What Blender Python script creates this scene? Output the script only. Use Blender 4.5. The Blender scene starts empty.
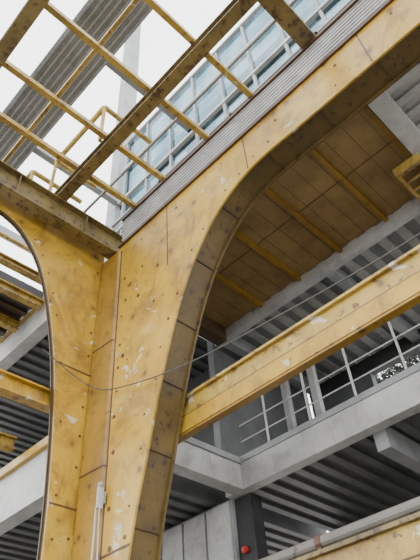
import bpy, bmesh, math, random
from mathutils import Vector, Matrix
random.seed(4)
ZO=1.6   # eye height: all z below are relative to the eye

# ---------------------------------------------------------------- materials
def new_mat(name):
    m=bpy.data.materials.new(name); m.use_nodes=True
    nt=m.node_tree; nt.nodes.clear()
    out=nt.nodes.new('ShaderNodeOutputMaterial')
    b=nt.nodes.new('ShaderNodeBsdfPrincipled')
    nt.links.new(b.outputs[0],out.inputs[0])
    return m,nt,b
def noise(nt,vec,scale,detail=4,rough=.6,sc=None,dist=0):
    if sc:
        mp=nt.nodes.new('ShaderNodeMapping'); mp.inputs['Scale'].default_value=sc
        nt.links.new(vec,mp.inputs[0]); vec=mp.outputs[0]
    n=nt.nodes.new('ShaderNodeTexNoise'); n.inputs['Scale'].default_value=scale
    n.inputs['Detail'].default_value=detail; n.inputs['Roughness'].default_value=rough
    n.inputs['Distortion'].default_value=dist
    nt.links.new(vec,n.inputs['Vector']); return n.outputs['Fac']
def ramp(nt,fac,a,b,ca=(0,0,0,1),cb=(1,1,1,1)):
    r=nt.nodes.new('ShaderNodeValToRGB'); e=r.color_ramp.elements
    e[0].position=a; e[1].position=b; e[0].color=ca; e[1].color=cb
    nt.links.new(fac,r.inputs[0]); return r.outputs[0]
def mix(nt,fac,a,b):
    m=nt.nodes.new('ShaderNodeMixRGB')
    if isinstance(fac,float): m.inputs[0].default_value=fac
    else: nt.links.new(fac,m.inputs[0])
    for i,c in ((1,a),(2,b)):
        if isinstance(c,tuple): m.inputs[i].default_value=(*c,1)
        else: nt.links.new(c,m.inputs[i])
    return m.outputs[0]
def mth(nt,op,a,b):
    m=nt.nodes.new('ShaderNodeMath'); m.operation=op
    for i,c in ((0,a),(1,b)):
        if isinstance(c,(int,float)): m.inputs[i].default_value=c
        else: nt.links.new(c,m.inputs[i])
    return m.outputs[0]
def painted(name,base,dark,rust,rust_amt=.62,white=None,rough=.5,streak=.5,spots=0,stain=None):
    m,nt,b=new_mat(name)
    tc=nt.nodes.new('ShaderNodeTexCoord').outputs['Object']
    c=mix(nt,ramp(nt,noise(nt,tc,1.1,6,.65),.38,.64),base,dark)
    if stain:
        big=ramp(nt,noise(nt,tc,1.1,9,.75,(1.2,1.2,.8),1.4),.50,.62)
        c=mix(nt,mth(nt,'MULTIPLY',big,.85),c,stain)
        pale=ramp(nt,noise(nt,tc,1.7,7,.7,(1,1,.9),.8),.58,.72)
        c=mix(nt,mth(nt,'MULTIPLY',pale,.35),c,(.52,.41,.17))
    g=ramp(nt,noise(nt,tc,2.6,7,.7,None,.6),.50,.74)
    c=mix(nt,mth(nt,'MULTIPLY',g,streak),c,rust)
    s=ramp(nt,noise(nt,tc,1.0,6,.65,(6,6,1.2),.8),.58,.70)
    c=mix(nt,mth(nt,'MULTIPLY',s,streak*.7),c,rust)
    r=ramp(nt,noise(nt,tc,9,8,.7),rust_amt,rust_amt+.05)
    c=mix(nt,r,c,rust)
    if white:
        w=ramp(nt,noise(nt,tc,3.2,7,.62,None,.5),.635,.65)
        c=mix(nt,w,c,white)
    if spots:
        v=nt.nodes.new('ShaderNodeTexVoronoi'); v.inputs['Scale'].default_value=spots
        nt.links.new(tc,v.inputs['Vector'])
        d=mth(nt,'ADD',v.outputs['Distance'],mth(nt,'MULTIPLY',noise(nt,tc,30,3),.14))
        sp=ramp(nt,d,.15,.24,(1,1,1,1),(0,0,0,1))
        c=mix(nt,mth(nt,'MULTIPLY',sp,.85),c,rust)
        halo=ramp(nt,d,.16,.42,(1,1,1,1),(0,0,0,1))
        c=mix(nt,mth(nt,'MULTIPLY',halo,.3),c,rust)
    nt.links.new(c,b.inputs['Base Color']); b.inputs['Roughness'].default_value=rough
    bp=nt.nodes.new('ShaderNodeBump'); bp.inputs['Strength'].default_value=.2
    bp.inputs['Distance'].default_value=.02
    nt.links.new(noise(nt,tc,6,8),bp.inputs['Height']); nt.links.new(bp.outputs[0],b.inputs['Normal'])
    return m
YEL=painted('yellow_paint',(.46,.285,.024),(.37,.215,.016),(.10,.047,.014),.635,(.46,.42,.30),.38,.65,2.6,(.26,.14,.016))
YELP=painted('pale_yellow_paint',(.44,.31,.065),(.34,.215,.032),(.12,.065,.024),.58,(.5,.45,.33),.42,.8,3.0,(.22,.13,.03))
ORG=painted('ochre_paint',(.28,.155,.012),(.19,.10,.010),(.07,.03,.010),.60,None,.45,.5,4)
BRN=painted('dark_soffit_paint',(.085,.050,.014),(.045,.027,.010),(.025,.013,.008),.6)  # much darker brown than the yellow plates, for soffits, stiffeners and joints
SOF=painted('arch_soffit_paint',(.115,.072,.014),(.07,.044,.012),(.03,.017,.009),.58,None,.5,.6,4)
WEA=painted('weathered_beam_paint',(.21,.155,.05),(.12,.085,.028),(.055,.033,.018),.54)
RUST=painted('rust',(.10,.04,.018),(.06,.025,.012),(.03,.013,.008),.6)
GRY=painted('grey_painted_steel',(.27,.28,.28),(.19,.20,.20),(.09,.08,.065),.66,streak=.4)
DGR=painted('shaded_grey_decking',(.13,.135,.135),(.085,.09,.09),(.05,.04,.035),.66,streak=.3)  # darkened copy of the grey steel; the shade under slabs is in its colour
WHT=painted('white_painted_steel',(.47,.47,.45),(.33,.33,.32),(.15,.125,.10),.66,streak=.55)
DRK=painted('dim_interior_render',(.035,.035,.036),(.022,.022,.022),(.015,.013,.012),.6)  # near-black tone that puts the interior darkness into the wall colour
PLY=painted('plywood_decking',(.30,.195,.066),(.20,.12,.04),(.08,.042,.018),.64,streak=.4)
GRND=painted('gravel_ground',(.22,.20,.18),(.16,.15,.13),(.1,.09,.08),.6)
LEAF=painted('leaf',(.06,.075,.05),(.035,.045,.032),(.07,.07,.05),.6)
BARK=painted('bark',(.12,.08,.05),(.08,.05,.03),(.05,.03,.02),.6)
BLK=painted('black_cable',(.03,.03,.03),(.02,.02,.02),(.04,.03,.02),.6)
CAB=painted('cable_sheath',(.06,.055,.05),(.045,.042,.04),(.03,.025,.02),.6)
PIP=painted('galvanised_pipe',(.16,.15,.13),(.11,.10,.085),(.06,.04,.03),.6)
RED=painted('red_enamel',(.45,.02,.015),(.35,.015,.012),(.1,.02,.01),.7,rough=.3)
def glassmat():
    m,nt,b=new_mat('window_glass')
    out=[n for n in nt.nodes if n.type=='OUTPUT_MATERIAL'][0]
    tc=nt.nodes.new('ShaderNodeTexCoord').outputs['Object']
    tr=nt.nodes.new('ShaderNodeBsdfTransparent')
    nt.links.new(mix(nt,ramp(nt,noise(nt,tc,1.1,5),.4,.6),(.22,.33,.38),(.46,.54,.57)),tr.inputs[0])
    gl=nt.nodes.new('ShaderNodeBsdfGlossy'); gl.inputs['Roughness'].default_value=.06
    gl.inputs[0].default_value=(.45,.60,.68,1)
    mx=nt.nodes.new('ShaderNodeMixShader'); mx.inputs[0].default_value=.25
    nt.links.new(tr.outputs[0],mx.inputs[1]); nt.links.new(gl.outputs[0],mx.inputs[2])
    nt.links.new(mx.outputs[0],out.inputs[0]); return m
GLS=glassmat()

# ---------------------------------------------------------------- builder
class B:
    def __init__(s,name): s.n=name; s.v=[]; s.f=[]; s.m=[]; s.mats=[]
    def mi(s,m):
        if m not in s.mats: s.mats.append(m)
        return s.mats.index(m)
    def add(s,vs,fs,m):
        o=len(s.v); s.v+= [tuple(v) for v in vs]; k=s.mi(m)
        for f in fs: s.f.append([i+o for i in f]); s.m.append(k)
    def box(s,x0,x1,y0,y1,z0,z1,m):
        vs=[(x,y,z) for x in (x0,x1) for y in (y0,y1) for z in (z0,z1)]
        s.add(vs,[(0,1,3,2),(4,6,7,5),(0,4,5,1),(2,3,7,6),(0,2,6,4),(1,5,7,3)],m)
    def prism(s,axis,pts,a0,a1,m):
        def mk(a,p):
            return (a,p[0],p[1]) if axis==0 else (p[0],a,p[1]) if axis==1 else (p[0],p[1],a)
        n=len(pts)
        s.add([mk(a0,p) for p in pts]+[mk(a1,p) for p in pts],
              [tuple(range(n)),tuple(range(2*n-1,n-1,-1))]+[(i,(i+1)%n,n+(i+1)%n,n+i) for i in range(n)],m)
    def cyl(s,p0,p1,r,m,seg=8,r1=None):
        p0=Vector(p0);p1=Vector(p1);d=(p1-p0).normalized()
        u=d.orthogonal().normalized(); w=d.cross(u); r1=r if r1 is None else r1
        vs=[p0+(u*math.cos(t)+w*math.sin(t))*r for t in [2*math.pi*i/seg for i in range(seg)]]
        vs+=[p1+(u*math.cos(t)+w*math.sin(t))*r1 for t in [2*math.pi*i/seg for i in range(seg)]]
        s.add(vs,[tuple(range(seg)),tuple(range(2*seg-1,seg-1,-1))]+[(i,(i+1)%seg,seg+(i+1)%seg,seg+i) for i in range(seg)],m)
    def ibeam(s,axis,a0,a1,c,z0,z1,w,m,mf=None,tf=.03,tw=.03,stiff=0):
        mf=mf or m
        def bx(b0,b1,zz0,zz1,mm,aa0=a0,aa1=a1):
            if axis==0: s.box(aa0,aa1,b0,b1,zz0,zz1,mm)
            else: s.box(b0,b1,aa0,aa1,zz0,zz1,mm)
        bx(c-w/2,c+w/2,z0,z0+tf,mf); bx(c-w/2,c+w/2,z1-tf,z1,mf)
        bx(c-tw/2,c+tw/2,z0+tf,z1-tf,m)
        if stiff:
            a=a0+stiff/2
            while a<a1:
                bx(c-w/2+.01,c+w/2-.01,z0+tf,z1-tf,m,a,a+.015); a+=stiff
    def obj(s,bevel=0,parent=None,smooth=False):
        c=Vector([(min(v[i] for v in s.v)+max(v[i] for v in s.v))/2 for i in range(3)])
        me=bpy.data.meshes.new(s.n); me.from_pydata([Vector(v)-c for v in s.v],[],s.f)
        for m in s.mats: me.materials.append(m)
        for p,k in zip(me.polygons,s.m): p.material_index=k; p.use_smooth=smooth
        bm=bmesh.new(); bm.from_mesh(me); bmesh.ops.recalc_face_normals(bm,faces=bm.faces); bm.to_mesh(me); bm.free()
        o=bpy.data.objects.new(s.n,me); o.location=c+Vector((0,0,ZO))
        bpy.context.collection.objects.link(o)
        if bevel:
            md=o.modifiers.new('bevel','BEVEL'); md.width=bevel; md.segments=2; md.limit_method='ANGLE'
        return o
def smooth_curve(p,n=6):
    out=[]
    for i in range(len(p)-1):
        p0=Vector(p[max(i-1,0)]);p1=Vector(p[i]);p2=Vector(p[i+1]);p3=Vector(p[min(i+2,len(p)-1)])
        for k in range(n):
            t=k/n
            out.append(.5*((2*p1)+(-p0+p2)*t+(2*p0-5*p1+4*p2-p3)*t*t+(-p0+3*p1-3*p2+p3)*t**3))
    out.append(Vector(p[-1])); return [tuple(v) for v in out]
G=-ZO
# ---------------------------------------------------------------- right arched frame (plane X=3.84)
RC=smooth_curve([(5.18,G),(5.14,0.2),(5.06,1.4),(4.99,2.06),(4.87,2.6),(4.72,3.1),(4.53,3.78),(4.30,4.5),(4.05,5.12),(3.78,5.62),(3.44,6.05),(3.04,6.37),(2.6,6.55),(2.14,6.6),(1.62,6.58),(.8,6.57),(-.2,6.57),(-4,6.57)],5)
TOP=7.4
def soffit(b,curve,axis,a0,a1,inset,m,mr,rib=.55):
    n=len(curve); acc=0; nxt=.3
    off=[]
    for i in range(n):
        p=Vector(curve[max(i-1,0)]); q=Vector(curve[min(i+1,n-1)]); t=(q-p).normalized()
        off.append(Vector((t.y,-t.x)))
    ins=abs(inset)
    P=[Vector(c)+off[i]*ins for i,c in enumerate(curve)]
    Q=[Vector(c)+off[i]*(ins+.03) for i,c in enumerate(curve)]
    def mk(a,p): return (a,p[0],p[1]) if axis==0 else (p[0],a,p[1])
    for i in range(n-1):
        b.add([mk(a0,P[i]),mk(a1,P[i]),mk(a1,P[i+1]),mk(a0,P[i+1]),mk(a0,Q[i]),mk(a1,Q[i]),mk(a1,Q[i+1]),mk(a0,Q[i+1])],
              [(0,1,2,3),(4,5,6,7),(0,1,5,4),(2,3,7,6)],m)
        seg=(Vector(curve[i+1])-Vector(curve[i])).length; acc+=seg
        if acc>nxt:
            nxt+=rib; c=Vector(curve[i+1]); t=(Vector(curve[i+1])-Vector(curve[i])).normalized()*.008
            nn=off[i+1]
            pts=[c-t+nn*.03,c+t+nn*.03,c+t+nn*ins,c-t+nn*ins]
            b.prism(axis,[tuple(p) for p in pts],a0,a1,mr)
b=B('arched_steel_frame')
poly=RC+[(-4,TOP),(5.55,TOP),(5.55,7.3),(5.97,7.3),(5.97,G)]
b.prism(0,poly,3.84,3.87,YEL)
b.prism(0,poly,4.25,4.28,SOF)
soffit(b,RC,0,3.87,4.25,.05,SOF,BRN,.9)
b.box(3.80,4.30,-4,5.55,TOP,TOP+.03,RUST)
b.box(3.87,4.25,5.94,5.97,G,7.3,ORG)
b.prism(2,[(3.84,6.0),(3.77,5.96),(3.80,5.52),(3.84,5.49)],G,7.28,ORG)
b.box(3.833,3.84,4.97,5.5,2.2,2.225,RUST)
b.box(3.833,3.84,4.28,4.295,6.0,TOP,RUST); b.box(3.833,3.84,2.55,2.565,6.6,TOP,RUST); b.box(3.833,3.84,.45,.465,6.6,TOP,RUST)
b.box(3.833,3.84,5.47,5.49,G,7.28,RUST)
for z in (3.3,5.3): b.prism(2,[(3.84,6.0),(3.762,5.965),(3.792,5.515),(3.84,5.49)],z,z+.02,RUST)
def boltx(y,z,r=.022,x=3.84):
    b.cyl((x-.008,y,z),(x+.004,y,z),r,RUST,8)
z=1.0
while z<7.2:
    if random.random()<.6: boltx(5.38+random.uniform(-.04,.02),z+random.uniform(-.1,.1),random.uniform(.015,.03))
    if random.random()<.6: boltx(5.90,z+.2+random.uniform(-.1,.1),x=3.785,r=.018)
    if random.random()<.5: boltx(5.58,z+.1,x=3.80,r=.016)
    z+=.42
for i in range(8,len(RC)-2,3):
    p=Vector(RC[i]);q=Vector(RC[i+1]); t=(q-p).normalized(); nn=Vector((t.y,-t.x))
    c=p+nn*random.uniform(.1,.2)
    if c.y<7.2 and random.random()<.6: boltx(c.x,c.y,random.uniform(.014,.024))
y=-1
while y<5.2: boltx(y,7.2+random.uniform(-.08,.08),random.uniform(.014,.026)); y+=random.uniform(.45,1.1)
for _ in range(14):
    yy=random.uniform(4.4,5.4); zz=random.uniform(2.2,7.1)
    if zz>5.2 or yy>4.95: boltx(yy,zz,random.uniform(.012,.035))
b.obj()
# ---------------------------------------------------------------- left arched frame (plane Y=6)
LC=smooth_curve([(3.44,G),(3.43,0.5),(3.41,2.26),(3.37,3.18),(3.30,4.0),(3.20,4.76),(3.06,5.42),(2.87,6.08),(2.64,6.62),(2.35,7.0),(2.07,7.19),(1.75,7.27),(1.2,7.29),(-4,7.29)],5)
b=B('arched_steel_frame')
poly=LC+[(-4,7.75),(3.83,7.75),(3.83,G)]
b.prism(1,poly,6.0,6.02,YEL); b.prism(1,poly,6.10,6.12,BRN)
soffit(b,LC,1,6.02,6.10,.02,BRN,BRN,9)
b.box(3.80,3.83,6.02,6.10,G,7.75,ORG)
for z in (4.9,2.9): b.box(3.2 if z>4 else 3.4,3.79,5.993,6.0,z,z+.02,RUST)
z=1.2
while z<7.1:
    if random.random()<.7: b.cyl((3.72,5.992,z),(3.72,6.004,z),.02,RUST)
    z+=.45
for i in range(8,48,3):
    p=Vector(LC[i]);q=Vector(LC[i+1]); t=(q-p).normalized(); nn=Vector((t.y,-t.x)); c=p+nn*.1
    if random.random()<.7: b.cyl((c.x,5.992,c.y),(c.x,6.004,c.y),.017,RUST)
b.obj()
# ---------------------------------------------------------------- top cross beam
b=B('steel_crossbeam')
b.ibeam(0,-4,4.05,5.72,7.33,7.85,.24,WEA,WEA,stiff=1.3)
b.obj(.004)
# ---------------------------------------------------------------- overhead ladder grid
b=B('overhead_steel_grid')
for X in (.6,2.62): b.ibeam(1,-3,6.0,X,7.86,8.08,.20,WEA,WEA,.025,.03)
for Y in (-1.2,4.3,3.2,2.2,5.1): b.box(-1.5,3.84,Y-.045,Y+.045,8.09,8.19,YELP)
b.box(-1.5,3.9,.92,1.18,8.09,8.22,WEA)
b.box(-1.5,3.84,-.05,.05,8.09,8.19,YELP)
b.box(1.56,1.62,-3,6,8.20,8.26,YELP)
b.box(3.20,3.24,-3,6,8.20,8.24,GRY)
b.obj(.004)
# ---------------------------------------------------------------- corrugated fascia between frame and glazing
b=B('corrugated_eaves_fascia')
pts=[]; n=7
for i in range(n):
    z0=7.45+i*.58/n; dz=.58/n
    pts+=[(3.84,z0),(3.84,z0+dz*.45),(3.80,z0+dz*.55),(3.80,z0+dz*.95)]
pts2=[(p[0]+.03,p[1]) for p in reversed(pts)]
b.prism(1,[(p[0],p[1]) for p in pts+pts2],-4,5.45,WHT)
b.box(3.76,3.86,-4,5.45,8.03,8.085,RUST)
b.obj()
# ---------------------------------------------------------------- glazed facade
b=B('window_1')
b.box(4.50,4.512,-4,6.6,8.1,12.6,GLS)
y=-4
while y<6.7: b.box(4.44,4.50,y,y+.06,8.1,12.6,GRY); y+=.8
for z in (8.1,8.6,9.2,10.2,11.4,12.55): b.box(4.42,4.50,-4,6.6,z,z+.07,WHT)
b.box(4.30,4.36,-4,6.6,9.3,9.36,GRY)
for yy in (-3,-1,1,3,5): b.box(4.30,4.44,yy,yy+.05,9.3,9.36,GRY)
b.obj()
b=B('upper_floor_beam')
for z in (10.3,12.6):
    b.box(5.4,5.7,-4,6.6,z,z+.3,WHT)
for y in (-2,1.2,4.4):
    b.box(5.4,5.6,y,y+.2,8.0,12.6,WHT)
    b.box(4.55,9,y,y+.2,10.3,10.55,GRY)
b.obj()
# ---------------------------------------------------------------- tall pillar
b=B('concrete_pillar'); b.box(4.56,5.0,6.9,7.25,7.9,26,GRY); b.obj(.01)
# ---------------------------------------------------------------- upper canopy + its outrigger beams
b=B('canopy_roof')
b.box(1.42,2.35,2.9,16,10.5,10.6,GRY)
for i in range(8): b.box(1.45+i*.12,1.49+i*.12,2.9,16,10.46,10.5,GRY)
for y in (4.2,6.8,9.4,12): b.box(1.42,6,y,y+.15,10.6,10.85,GRY)
b.obj()
b=B('steel_guardrail')
def rail(pts,t=.05,m=YELP):
    for p,q in zip(pts,pts[1:]): b.cyl(p,q,t,m,8)
rail([(3.4,8.2,9.2),(2.3,8.2,9.2),(2.3,6.4,9.2),(3.4,6.4,9.2)])
rail([(3.4,5.9,9.2),(2.5,5.9,9.2),(2.5,4.4,9.2),(3.6,4.4,9.2)])
for (x,y) in ((2.3,8.2),(2.3,6.4),(2.5,5.9),(2.5,4.4)): rail([(x,y,9.2),(x,y,8.1)],.035)
b.obj()
# ---------------------------------------------------------------- plywood ceiling bay
b=B('plywood_ceiling_panel')
b.box(4.30,6.6,.88,5.65,7.12,7.22,PLY)
y=.9
while y<5.6:
    b.box(4.30,6.6,y,y+.07,7.02,7.12,ORG); y+=.94
y=1.05
while y<5.6:
    b.box(4.32,6.58,y,y+.006,7.116,7.12,BRN); y+=.312
for x in (5.4,): b.box(x,x+.012,.9,5.6,7.113,7.12,BRN)
b.obj()
# ---------------------------------------------------------------- slabs and decks
def deck(b,x0,x1,y0,y1,z0,z1,m,rib,step=.3,axis=0):
    b.box(x0,x1,y0,y1,z0+.06,z1,m)
    if axis==0:
        y=y0
        while y<y1-.1: b.box(x0,x1,y,y+step*.45,z0,z0+.06,rib); y+=step
    else:
        x=x0
        while x<x1-.1: b.box(x,x+step*.45,y0,y1,z0,z0+.06,rib); x+=step
b=B('ceiling')
deck(b,6.6,9.8,-4,6.0,7.1,7.35,GRY,WHT,.36)
deck(b,4.32,6.6,-4,.86,7.1,7.35,WHT,WHT,.28,1)
b.box(6.6,6.75,-4,6.0,6.88,7.1,WHT)
for y in (-1.5,.74,3.1,5.7): b.box(6.75,9.7,y,y+.18,6.85,7.1,GRY)
b.box(4.32,6.6,.6,.86,6.8,7.1,WHT); b.box(4.32,6.6,5.66,5.9,6.8,7.2,BRN)
b.box(8.2,8.4,-4,6,6.8,7.1,GRY)
b.obj()
b=B('floor_slab')
deck(b,6.62,9.8,-4,6.0,3.85,4.25,DGR,DGR)
b.box(6.55,6.75,-4,6.0,3.77,4.30,WHT)
b.box(6.53,6.55,-4,6.0,4.2,4.3,GRY)
for y in (-1.5,.74,3.1): b.box(6.75,9.7,y,y+.2,3.5,3.85,GRY)
b.box(4.30,6.55,5.62,5.86,3.77,4.28,WHT)
b.box(4.30,6.55,5.58,5.62,4.18,4.28,GRY)
b.obj()
b=B('metal_guardrail')
y=-3.5
while y<5.8:
    b.box(6.60,6.63,y,y+.03,4.3,5.3,WHT); y+=.85
for z in (4.6,4.9,5.27): b.cyl((6.62,-3.5,z),(6.62,5.6,z),.012 if z<5 else .025,WHT)
b.obj()
# ---------------------------------------------------------------- yellow girders along Y
def girder(z0,z1,y1,post=False):
    b=B('steel_girder')
    h=z1-z0
    b.box(4.37,4.43,-4,y1,z0+.03,z1-.04,YELP)
    b.box(4.32,4.48,-4,y1,z1-.04,z1,WEA if post else YELP)
    b.box(4.35,4.37,-4,y1,z0+h*.47,z0+h*.51,RUST)
    b.box(4.34,4.37,-4,y1,z0+.04,z0+h*.47,YEL)
    b.box(4.34,4.45,-4,y1,z0,z0+.03,ORG)
    if post:
        b.box(4.34,4.45,-4,-3.8,G,z0,ORG); b.box(4.34,4.45,y1-.2,y1,G,z0,ORG)
        # grey service pipe clipped along the top flange
        b.cyl((4.40,-4,1.735),(4.40,y1,1.735),.06,PIP,14)
        for y in (-2,-.2,1.6,2.9,4.2):
            b.cyl((4.40,y,1.735),(4.40,y+.06,1.735),.07,RUST,14); b.box(4.35,4.45,y+.01,y+.05,1.66,1.70,RUST)
    return b.obj(.003)
girder(3.51,4.05,5.6)
girder(1.10,1.66,5.0,True)
# ---------------------------------------------------------------- left building floors (facade x=3.84, y>6)
b=B('floor_slab')
deck(b,3.95,9.8,6.35,16,3.8,4.2,DGR,DGR)
b.box(3.84,4.1,6.35,16,3.45,4.2,WHT)
b.obj()
b=B('floor_slab')
deck(b,3.95,9.8,6.35,16,7.3,7.8,DGR,DGR)
b.box(3.84,4.1,6.35,16,7.25,7.85,WHT)
b.obj()
b=B('added_dark_deck')   # dark deck added above the left bay's joists to make the bay read darker
deck(b,-4,3.72,7.95,9.9,7.79,8.0,DRK,BRN,.28,0)
b.obj()
b=B('steel_edge_rail'); b.box(3.76,3.86,6.35,16,4.2,4.34,YEL); b.obj()
b=B('steel_edge_rail'); b.box(3.76,3.86,6.35,16,7.85,8.0,YELP); b.obj()
b=B('steel_joist')
b.ibeam(0,-4,3.80,6.25,4.28,4.55,.18,YEL)
b.obj()
for (Y,z0,z1) in ((8.0,4.52,4.74),(8.0,7.58,7.78),(7.35,7.6,7.74),(8.9,7.58,7.78)):
    b=B('steel_joist'); b.ibeam(0,-4,3.75,Y,z0,z1,.15,YELP); b.obj()
# ---------------------------------------------------------------- walls
b=B('wall_back')
for (z0,z1) in ((G,5.1),(6.75,7.1)): b.box(9.7,9.9,-4,6,z0,z1,DRK)
for (y0,y1) in ((-4,.4),(1.9,2.0),(3.2,3.3),(4.4,6)): b.box(9.7,9.9,y0,y1,5.1,6.75,DGR)
b.obj()
b=B('wall_left')
b.box(6.6,9.7,6.05,6.2,4.3,7.1,DGR)
b.obj()
b=B('wall_far'); b.box(7.5,7.7,6.35,16,G,3.8,DRK); b.box(7.5,7.7,6.35,16,4.2,7.3,DRK); b.obj()
b=B('white_wall_panels')
b.box(6.62,6.7,5.95,8.2,G,3.75,GRY)
b.box(6.70,6.95,5.60,5.95,G,3.75,DRK)
for i in range(4): b.box(6.58,6.62,6.0+i*.55,6.5+i*.55,1.0,3.7,WHT)
b.obj(.004)
b=B('fire_alarm_bell')
b.cyl((6.70,5.80,2.93),(6.67,5.80,2.93),.04,RED,16)
b.cyl((6.67,5.80,2.93),(6.63,5.80,2.93),.058,RED,20,.05)
b.cyl((6.63,5.80,2.93),(6.615,5.80,2.93),.05,RED,20,.02)
b.cyl((6.615,5.80,2.93),(6.605,5.80,2.93),.012,GRY,8)
b.obj()
for (x,y) in ((8.23,4.9),(8.23,5.6)):
    b=B('white_steel_post'); b.box(x,x+.14,y,y+.14,4.25,6.8,WHT); b.obj(.004)
# ---------------------------------------------------------------- tree beyond the windows
b=B('tree')
b.cyl((14,5,G),(14,5,7),.22,BARK,10,.12)
for k in range(7):
    a=k*.9; b.cyl((14,5,5+k*.3),(14+1.5*math.cos(a),5+1.8*math.sin(a),7.5+k*.4),.08,BARK,6,.02)
for _ in range(6000):
    while True:
        p=Vector((random.uniform(-1,1),random.uniform(-1,1),random.uniform(-1,1)))
        if p.length<1: break
    c=Vector((14+p.x*2.0,4.6+p.y*3.2,9.2+p.z*2.6))
    u=Vector((random.gauss(0,1),random.gauss(0,1),random.gauss(0,1))).normalized(); w=u.orthogonal().normalized()
    l=.17; b.add([c-u*l,c+w*l*.45,c+u*l,c-w*l*.45],[(0,1,2,3)],LEAF)
b.obj()
# ---------------------------------------------------------------- yellow ladder hung below the deck, cable, cleat
b=B('steel_ladder')
for y in (.78,1.16):
    b.box(5.55,7.0,y,y+.045,6.60,6.70,YELP)
x=5.65
while x<6.95: b.cyl((x,.80,6.65),(x,1.18,6.65),.022,YELP); x+=.2
b.box(5.53,5.58,.78,1.205,6.58,6.72,YELP)
for x in (5.8,6.4):
    b.box(x,x+.03,1.175,1.195,6.7,7.12,YELP); b.box(x,x+.03,.785,.805,6.7,6.8,YELP)
b.obj(.006)
cu=bpy.data.curves.new('hanging_cable','CURVE'); cu.dimensions='3D'; cu.bevel_depth=.008
sp=cu.splines.new('NURBS'); P=[(2.95,5.98,5.0),(3.5,5.94,4.72),(3.74,5.7,4.5),(3.74,5.34,4.30),(3.72,3.94,3.87),(3.7,2.3,3.67),(3.7,.85,3.54),(3.7,-2,3.6),(3.84,-4,3.9)]
sp.points.add(len(P)-1)
for q,p in zip(sp.points,P): q.co=(p[0],p[1],p[2]+ZO,1)
sp.order_u=3; sp.use_endpoint_u=True
cu.materials.append(CAB); bpy.context.collection.objects.link(bpy.data.objects.new('hanging_cable',cu))
b=B('cable_cleat')
b.box(3.72,3.79,5.44,5.48,2.74,3.0,WHT); b.cyl((3.75,5.46,3.0),(3.75,5.46,3.05),.035,GRY)
b.box(3.79,3.81,5.42,5.50,2.80,2.94,GRY)
b.cyl((3.74,5.50,2.76),(3.745,5.56,G+.02),.012,WHT); b.cyl((3.74,5.43,2.76),(3.77,5.44,1.9),.009,WHT)
b.obj()
# ---------------------------------------------------------------- ground
b=B('ground'); b.box(-30,40,-30,40,G-.2,G,GRND); b.obj()

# ---------------------------------------------------------------- light
w=bpy.data.worlds.new('World'); bpy.context.scene.world=w; w.use_nodes=True
nt=w.node_tree; bg=nt.nodes['Background']
tc=nt.nodes.new('ShaderNodeTexCoord').outputs['Generated']
c=mix(nt,ramp(nt,noise(nt,tc,2.5,5),.3,.75),(1,1,1),(.90,.93,.97))
nt.links.new(c,bg.inputs[0]); bg.inputs[1].default_value=4.7
sd=bpy.data.lights.new('sun','SUN'); sd.energy=.6; sd.angle=math.radians(35); sd.color=(1,.99,.97)
so=bpy.data.objects.new('sun',sd); bpy.context.collection.objects.link(so)
so.rotation_euler=Vector((.6,.75,-1)).to_track_quat('-Z','Y').to_euler(); so.location=(0,0,30)

# ---------------------------------------------------------------- camera
bx=Vector((.7141,-.697,-.0639)).normalized()
bz=Vector((-.5303,-.4793,-.6995)); bz=(bz-bx*bz.dot(bx)).normalized(); by=bz.cross(bx)
M=Matrix((bx,by,bz)).transposed().to_4x4(); M.translation=Vector((0,0,ZO))
cd=bpy.data.cameras.new('camera'); cd.lens=35.8; cd.sensor_width=36; cd.clip_end=200
co=bpy.data.objects.new('camera',cd); bpy.context.collection.objects.link(co); co.matrix_world=M
bpy.context.scene.camera=co
